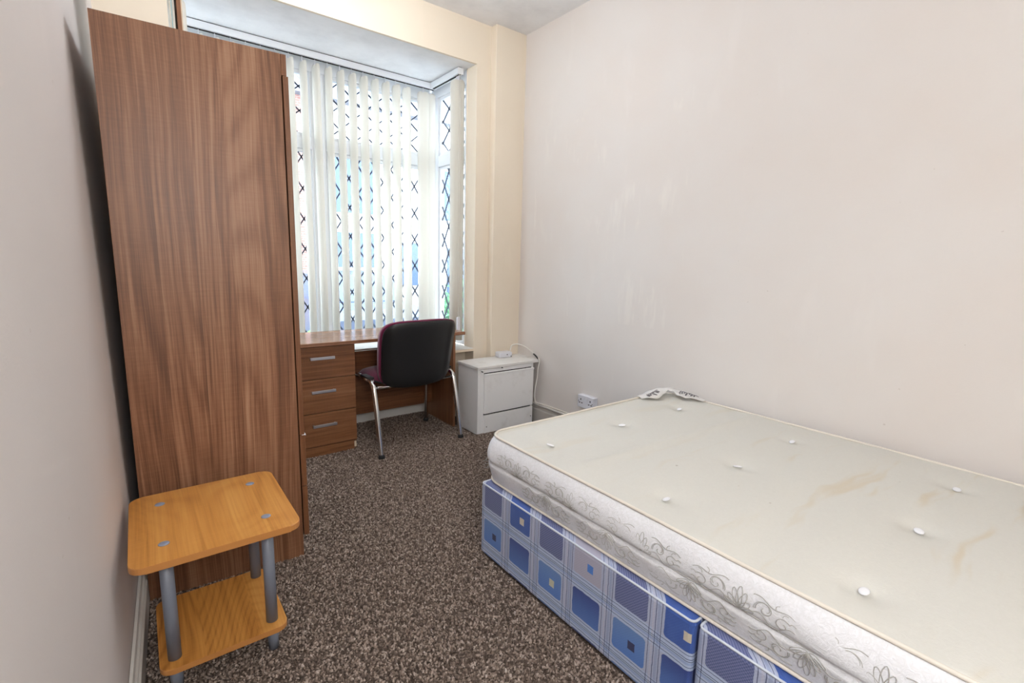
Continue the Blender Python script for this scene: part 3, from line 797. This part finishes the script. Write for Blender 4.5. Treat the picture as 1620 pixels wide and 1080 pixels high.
# stitched scrollwork on the border
def scroll():
    bm = bmesh.new(); r = .00095
    def on_side(face, s, t):
        o = profile(t)+.0012
        if face == 'left': return (-hx-o, s, t*TH)
        return (s, hy+o, t*TH)
    def put(face, pts):
        P = [on_side(face, s, min(.93, max(.06, z/TH))) for s, z in pts]
        add_tube(bm, P, r, 4, False, False)
    def motif(face, s0, flip):
        zz = (lambda v: TH*.49+v*.95) if not flip else (lambda v: TH*.45-v)
        for dn in (1, -1):
            P = lambda c, z: (s0+dn*c, zz(z))
            def spiral(cx, cz, r0, turns, a0, sg):
                return [P(cx+r0*(1-k/44)**.8*math.cos(a0+sg*turns*2*PI*k/44), cz+r0*.9*(1-k/44)**.8*math.sin(a0+sg*turns*2*PI*k/44)) for k in range(38)]
            put(face, spiral(.060, .036, .021, 1.35, PI*1.1, -1)); put(face, spiral(.060, .036, .0255, .75, PI*1.1, -1))
            put(face, spiral(.100, .024, .018, 1.3, PI*.2, 1))
            put(face, [P(.012+.115*k/20, .004+.020*math.sin(k/20*PI*1.6)**2) for k in range(21)])
            put(face, [P(.030+.095*k/20, .060-.012*(k/20)+.004*math.sin(k/20*3*PI)) for k in range(21)])
            for q in range(3):      # small leaves along the scroll
                cx, cz, th = .082+.016*q, .050-.008*q, 1.1-.5*q
                put(face, [P(cx+.014*k/8*math.cos(th)-.004*math.sin(k/8*PI)*math.sin(th), cz+.014*k/8*math.sin(th)+.004*math.sin(k/8*PI)*math.cos(th)) for k in range(9)])
        for a in (18, 46, 72, 90, 108, 134, 162):      # fan flower
            th = math.radians(a); L = .058 if a == 90 else (.050 if 60 < a < 120 else .038)
            put(face, [(s0+l*math.cos(th)-w*math.sin(th), zz(.003+l*math.sin(th)+w*math.cos(th))) for l, w in ((L*(1-math.cos(k/14*2*PI))/2, .0072*math.sin(k/14*2*PI)) for k in range(15))])
    for face, L in (('left', hy), ('end', hx)):
        nrep = int((2*L-.20)/.25); st_ = (2*L-.20)/nrep
        for i in range(nrep):
            motif(face, -L+.10+st_*(i+.5), 0); 
            motif(face, -L+.10+st_*(i+.96) if i < nrep-1 else -L+.10+st_*.1, 1)
        # the straight seam between the two quilted rows
        for tt in (.47,):
            pts = [on_side(face, -L+.09+(2*L-.18)*k/120, tt+.004*math.sin(k*.9)) for k in range(121)]
            add_tube(bm, pts, .0014, 4, False, False)
    o = bm_obj('scroll_stitching', bm, Mat('grey_stitching', .8, (.47, .455, .43)).m, mt); o['kind'] = 'stuff'
scroll()
# tuft buttons
bm = bmesh.new(); bmesh.ops.create_uvsphere(bm, u_segments=14, v_segments=6, radius=1)
for v in bm.verts: v.co = Vector((v.co.x*.0165, v.co.y*.0115, v.co.z*.003))
for f in bm.faces: f.smooth = True
BTN = bpy.data.meshes.new('tuft_button'); bm.to_mesh(BTN); bm.free(); BTN.materials.append(Mat('white_felt', .8, (.80, .80, .83)).m)
for i, (x, y) in enumerate(BUT):
    o = bpy.data.objects.new('tuft_button', BTN); COL.objects.link(o); o.parent = mt
    o.location = (x-mcx, y-mcy, TH-.0045); o.rotation_euler = (random.uniform(-.35, .1), random.uniform(-.2, .2), random.uniform(-1, 1))
# crumpled cloth label folded over the far right corner
def cloth_label():
    bm = bmesh.new()
    def ribbon(path, widths):
        P = spline(path, 6); Wd = [Vector(w) for w in spline(widths, 6)]; G = []
        for i, (p, w) in enumerate(zip(P, Wd)):
            row = []
            for k in range(5):
                t = k/4; q = p+w*t+Vector((0, 0, .0035*math.sin(i*.9+k*1.4)*(.4+.6*t))); row.append(bm.verts.new(q))
            G.append(row)
        for i in range(len(G)-1):
            for k in range(4): bm.faces.new((G[i][k], G[i+1][k], G[i+1][k+1], G[i][k+1])).smooth = True
        return P, Wd
    z = TH+.014
    R = lambda x, y, dz=0.: (x-mcx, y-mcy, z+dz)
    a = ribbon([R(2.075, 1.578), R(2.13, 1.580, .006), R(2.20, 1.580, .016), R(2.262, 1.570, .020), R(2.312, 1.535, .020), R(2.325, 1.47, .018), R(2.328, 1.40, .012), R(2.328, 1.33, .0)],
               [(.0, -.035, -.004), (.01, -.085, -.006), (.015, -.075, -.004), (.0, -.055, .0), (-.05, -.055, -.004), (-.085, -.04, -.008), (-.065, -.015, -.006), (-.02, .0, -.003)])
    bmesh.ops.recalc_face_normals(bm, faces=bm.faces)
    lab = bm_obj('care_label', bm, fabric('white_label_cloth', (.72, .70, .68), 500), mt)
    s = lab.modifiers.new('thick', 'SOLIDIFY'); s.thickness = .0012
    # worn script print on the cloth, too creased to read
    P, Wd = a; bm = bmesh.new()
    def scrib(i0, i1, n, lo, hi, r):
        pts = []
        for k in range(n*8+1):
            f = k/(n*8); q = i0+(i1-i0)*f; i = int(q); g = q-i; i2 = min(len(P)-1, i+1)
            p = P[i].lerp(P[i2], g); w = Wd[i].lerp(Wd[i2], g)
            t = lo+(hi-lo)*(.5+.5*math.sin(k*2*PI/8))*(.6+.4*math.sin(k*.31)); d = (P[i2]-P[i])
            pts.append(p+w*t+d*.5*math.cos(k*2*PI/8)+Vector((0, 0, .0045)))
        add_tube(bm, pts, r, 5)
    ink = Mat('faded_ink', .8, (.10, .085, .10)).m
    scrib(4, 12, 7, .35, .80, .0012); bm_obj('label_print', bm, ink, lab)
    bm = bmesh.new(); scrib(29, 38, 7, .25, .80, .0015); bm_obj('label_print', bm, ink, lab)
cloth_label()

# ------------------------------------------------------------------ added fill lamps, unseen above the frame and behind the camera
cl = thing('fill_globe', (.95, 2.2, CEIL), 'added white globe fill lamp, unseen under the ceiling in front of the bay', 'lamp')
cyl('ceiling_rose', (0, 0, -.035), (0, 0, 0), .045, m_upvc, cl, .035, 24)
cyl('flex', (0, 0, -.10), (0, 0, -.035), .006, m_cable, cl, None, 8)
bm = bmesh.new(); bmesh.ops.create_uvsphere(bm, u_segments=32, v_segments=20, radius=.13)
bmesh.ops.delete(bm, geom=[v for v in bm.verts if v.co.z > .126], context='VERTS')
for v in bm.verts: v.co.z -= .225
def fill_glow(power, area):  # plain emission for the added fill lamps
    m = bpy.data.materials.new('fill_lamp_emission'); m.use_nodes = True; nt = m.node_tree; nt.nodes.clear()
    o = nt.nodes.new('ShaderNodeOutputMaterial'); e = nt.nodes.new('ShaderNodeEmission')
    e.inputs[0].default_value = (*FILL_COLOR, 1); e.inputs[1].default_value = power/(PI*area)
    nt.links.new(e.outputs[0], o.inputs[0]); return m
bm_obj('glowing_fill_shade', bm, fill_glow(FILL_GLOBE_POWER, 4*PI*.13**2), cl, True)
fl = thing('fill_floor_lamp', (.02, -.56, 0), 'added fill lamp with a white drum shade, unseen behind the viewpoint', 'lamp')  # added behind the camera to fill the room with light
cyl('base', (0, 0, 0), (0, 0, .02), .13, m_white, fl, None, 28); cyl('pole', (0, 0, .02), (0, 0, 1.60), .011, m_white, fl, None, 12)
bm = bmesh.new(); add_cyl(bm, (0, 0, 1.55), (0, 0, 1.87), .16, .14, 28, False)
bm_obj('glowing_fill_shade', bm, fill_glow(FILL_FLOOR_POWER, 2*PI*.15*.32), fl)

# ------------------------------------------------------------------ the street outside
def brick_mat():
    M = Mat('pale_red_brick', .9); t = M.nt.nodes.new('ShaderNodeTexCoord'); x, y, z = M.xyz()
    b = M.nt.nodes.new('ShaderNodeTexBrick'); M.nt.links.new(M.vec(x, z, 0), b.inputs['Vector'])
    b.inputs['Scale'].default_value = 4.4; b.inputs['Color1'].default_value = (.44, .22, .18, 1); b.inputs['Color2'].default_value = (.36, .17, .14, 1); b.inputs['Mortar'].default_value = (.5, .45, .4, 1)
    M.set('Base Color', b.outputs[0]); return M.m
m_brick = brick_mat(); m_render = Mat('white_render', .9, (.72, .70, .68)).m
m_slate_roof = Mat('grey_slate_roof', .8, (.22, .23, .27)).m; m_win = Mat('blue_reflecting_glass', .15, (.11, .16, .26)).m
m_road = Mat('grey_tarmac', .95, (.23, .23, .24)).m; m_yellow = Mat('yellow_panel', .5, (.70, .56, .16)).m
struct(box('ground', -20, 40, 3.95, 60, -.75, -.55, m_road, None, 0), 'grey street outside the window', 'street')
YH = 13.0
def house(loc, w, label, mat, wins, extra=()):
    r = thing('terraced_house', loc, label, 'house')
    box('wall', 0, w, 0, 6, 0, 5.6, mat, r, 0)
    bm = bmesh.new(); add_prism(bm, [(-.3, 5.55), (6.3, 5.55), (3, 7.6)], -.0, w, 0)
    for v in bm.verts: v.co = Vector((v.co.z, v.co.x, v.co.y))
    bmesh.ops.recalc_face_normals(bm, faces=bm.faces)
    bm_obj('roof', bm, m_slate_roof, r)
    for x0, x1, z0, z1 in wins:
        f = box('window', x0-.07, x1+.07, -.05, .02, z0-.07, z1+.07, m_upvc, r, .01)
        m = (x0+x1)/2
        for a, b in ((x0, m-.03), (m+.03, x1)): box('pane', a, b, -.062, -.0505, z0, z1, m_win, f, 0)
    for nm, x0, x1, z0, z1, mt_ in extra: box(nm, x0, x1, -.09, -.02, z0, z1, mt_, r, .01)
    return r
house((-1.0, YH, -.55), 4.6, 'red brick terraced house across the street seen behind the left slats', m_brick, [(3.0, 4.2, 3.0, 4.4), (3.0, 4.2, .9, 2.3), (.6, 1.8, 3.0, 4.4)], [('door', 1.9, 2.7, 0, 2.1, m_white)])
house((3.62, YH, -.55), 4.8, 'white rendered terraced house across the street behind the middle slats', m_render, [(.5, 1.7, 2.9, 4.3), (.4, 1.6, 1.5, 2.4), (3.0, 4.2, 2.9, 4.3), (2.2, 3.6, 1.0, 2.2)], [('door', 3.85, 4.6, 0, 2.1, m_win), ('yellow_sign', .02, .24, 2.0, 3.2, m_yellow)])
house((8.44, YH, -.55), 5.0, 'brick terraced house across the street seen through the right side window', m_brick, [(.7, 1.9, 2.9, 4.3), (3.0, 4.2, 2.9, 4.3), (.7, 2.1, .9, 2.2)], [('door', 3.2, 4.0, 0, 2.1, m_white)])
def car(loc, col, label, rot=0):
    r = thing('parked_car', loc, label, 'car', rot)
    bm = bmesh.new(); add_prism(bm, [(-2.1, .25), (2.1, .25), (2.15, .7), (1.9, .85), (1.1, .92), (.6, 1.42), (-1.2, 1.45), (-1.75, .95), (-2.1, .85)], -.82, .82, 0)
    for v in bm.verts: v.co = Vector((v.co.x, v.co.z, v.co.y))
    bmesh.ops.recalc_face_normals(bm, faces=bm.faces)
    bm_obj('body', bm, Mat('car_paint', .25, col).m, r)
    bm = bmesh.new(); vs = [bm.verts.new(p) for p in ((1.11, -.72, .93), (1.11, .72, .93), (.64, .66, 1.39), (.64, -.66, 1.39), (1.09, -.72, .91), (1.09, .72, .91), (.62, .66, 1.37), (.62, -.66, 1.37))]
    for f in ((0, 1, 2, 3), (7, 6, 5, 4), (0, 4, 5, 1), (1, 5, 6, 2), (2, 6, 7, 3), (3, 7, 4, 0)): bm.faces.new([vs[j] for j in f])
    bmesh.ops.recalc_face_normals(bm, faces=bm.faces)
    bm_obj('windscreen', bm, m_win, r)
    for s in (-1, 1): 
        bm = bmesh.new(); add_prism(bm, [(.95, .93), (.52, 1.36), (-1.1, 1.38), (-1.55, .95)], s*.825-.006, s*.825+.006, 0)
        for v in bm.verts: v.co = Vector((v.co.x, v.co.z, v.co.y))
        bmesh.ops.recalc_face_normals(bm, faces=bm.faces)
        bm_obj('side_window', bm, m_win, r)
        for x in (-1.3, 1.3): cyl('wheel', (x, s*.70, .31), (x, s*.86, .31), .31, m_rubber, r, None, 20)
car((3.45, 10.3, -.55), (.12, .14, .20), 'dark blue car parked nose towards the window across the street', -PI/2); car((8.6, 9.6, -.55), (.55, .57, .60), 'silver car parked across the street further right')
def bush(loc, r, n, c, label, name='garden_shrub'):
    root = thing(name, loc, label, 'shrub')
    V_ = []; F = []
    for i in range(n):
        d = Vector((random.gauss(0, 1), random.gauss(0, 1), random.gauss(0, 1))).normalized()*(random.random()**.4)
        p = Vector((d.x*r[0], d.y*r[1], r[2]+d.z*r[2]*.95)); a = Vector((random.gauss(0, 1), random.gauss(0, 1), random.gauss(0, .6))).normalized(); b = a.orthogonal().normalized()
        L, w = random.uniform(.05, .11), random.uniform(.02, .04); k = len(V_)
        V_ += [p-a*L*.5, p+b*w, p+a*L*.5+Vector((0, 0, -.015)), p-b*w]; F += [(k, k+1, k+2), (k, k+2, k+3)]
    me = bpy.data.meshes.new('foliage'); me.from_pydata([tuple(v) for v in V_], [], F); me.update()
    M = Mat('leaf_'+label[:8], .6, c); p = M.vec(*M.xyz()); M.set('Base Color', M.mix(M.noise(p, 9, 2, .5), tuple(v*.5 for v in c), tuple(min(1, v*1.6) for v in c)))
    o = link_mesh('foliage', me, M.m, root); o['kind'] = 'stuff'
    for i in range(4):
        a = i*1.6; cyl('stem', (0, 0, 0), (r[0]*.5*math.cos(a), r[1]*.5*math.sin(a), r[2]*1.2), .02, m_board, root, .008, 8)
bush((1.35, 5.3, -.55), (.42, .35, .52), 1500, (.10, .24, .05), 'leafy green shrub in the front garden behind the left slats')
bush((.95, 6.2, -.55), (.35, .35, .55), 1000, (.45, .05, .06), 'red flowering shrub in the front garden beside the wardrobe')
bush((2.30, 5.4, -.55), (.45, .35, .50), 1500, (.13, .28, .07), 'light green shrub in the front garden behind the chair')
bush((3.9, 6.0, -.55), (.55, .5, .85), 2200, (.10, .26, .12), 'tall green shrub outside the right side window')
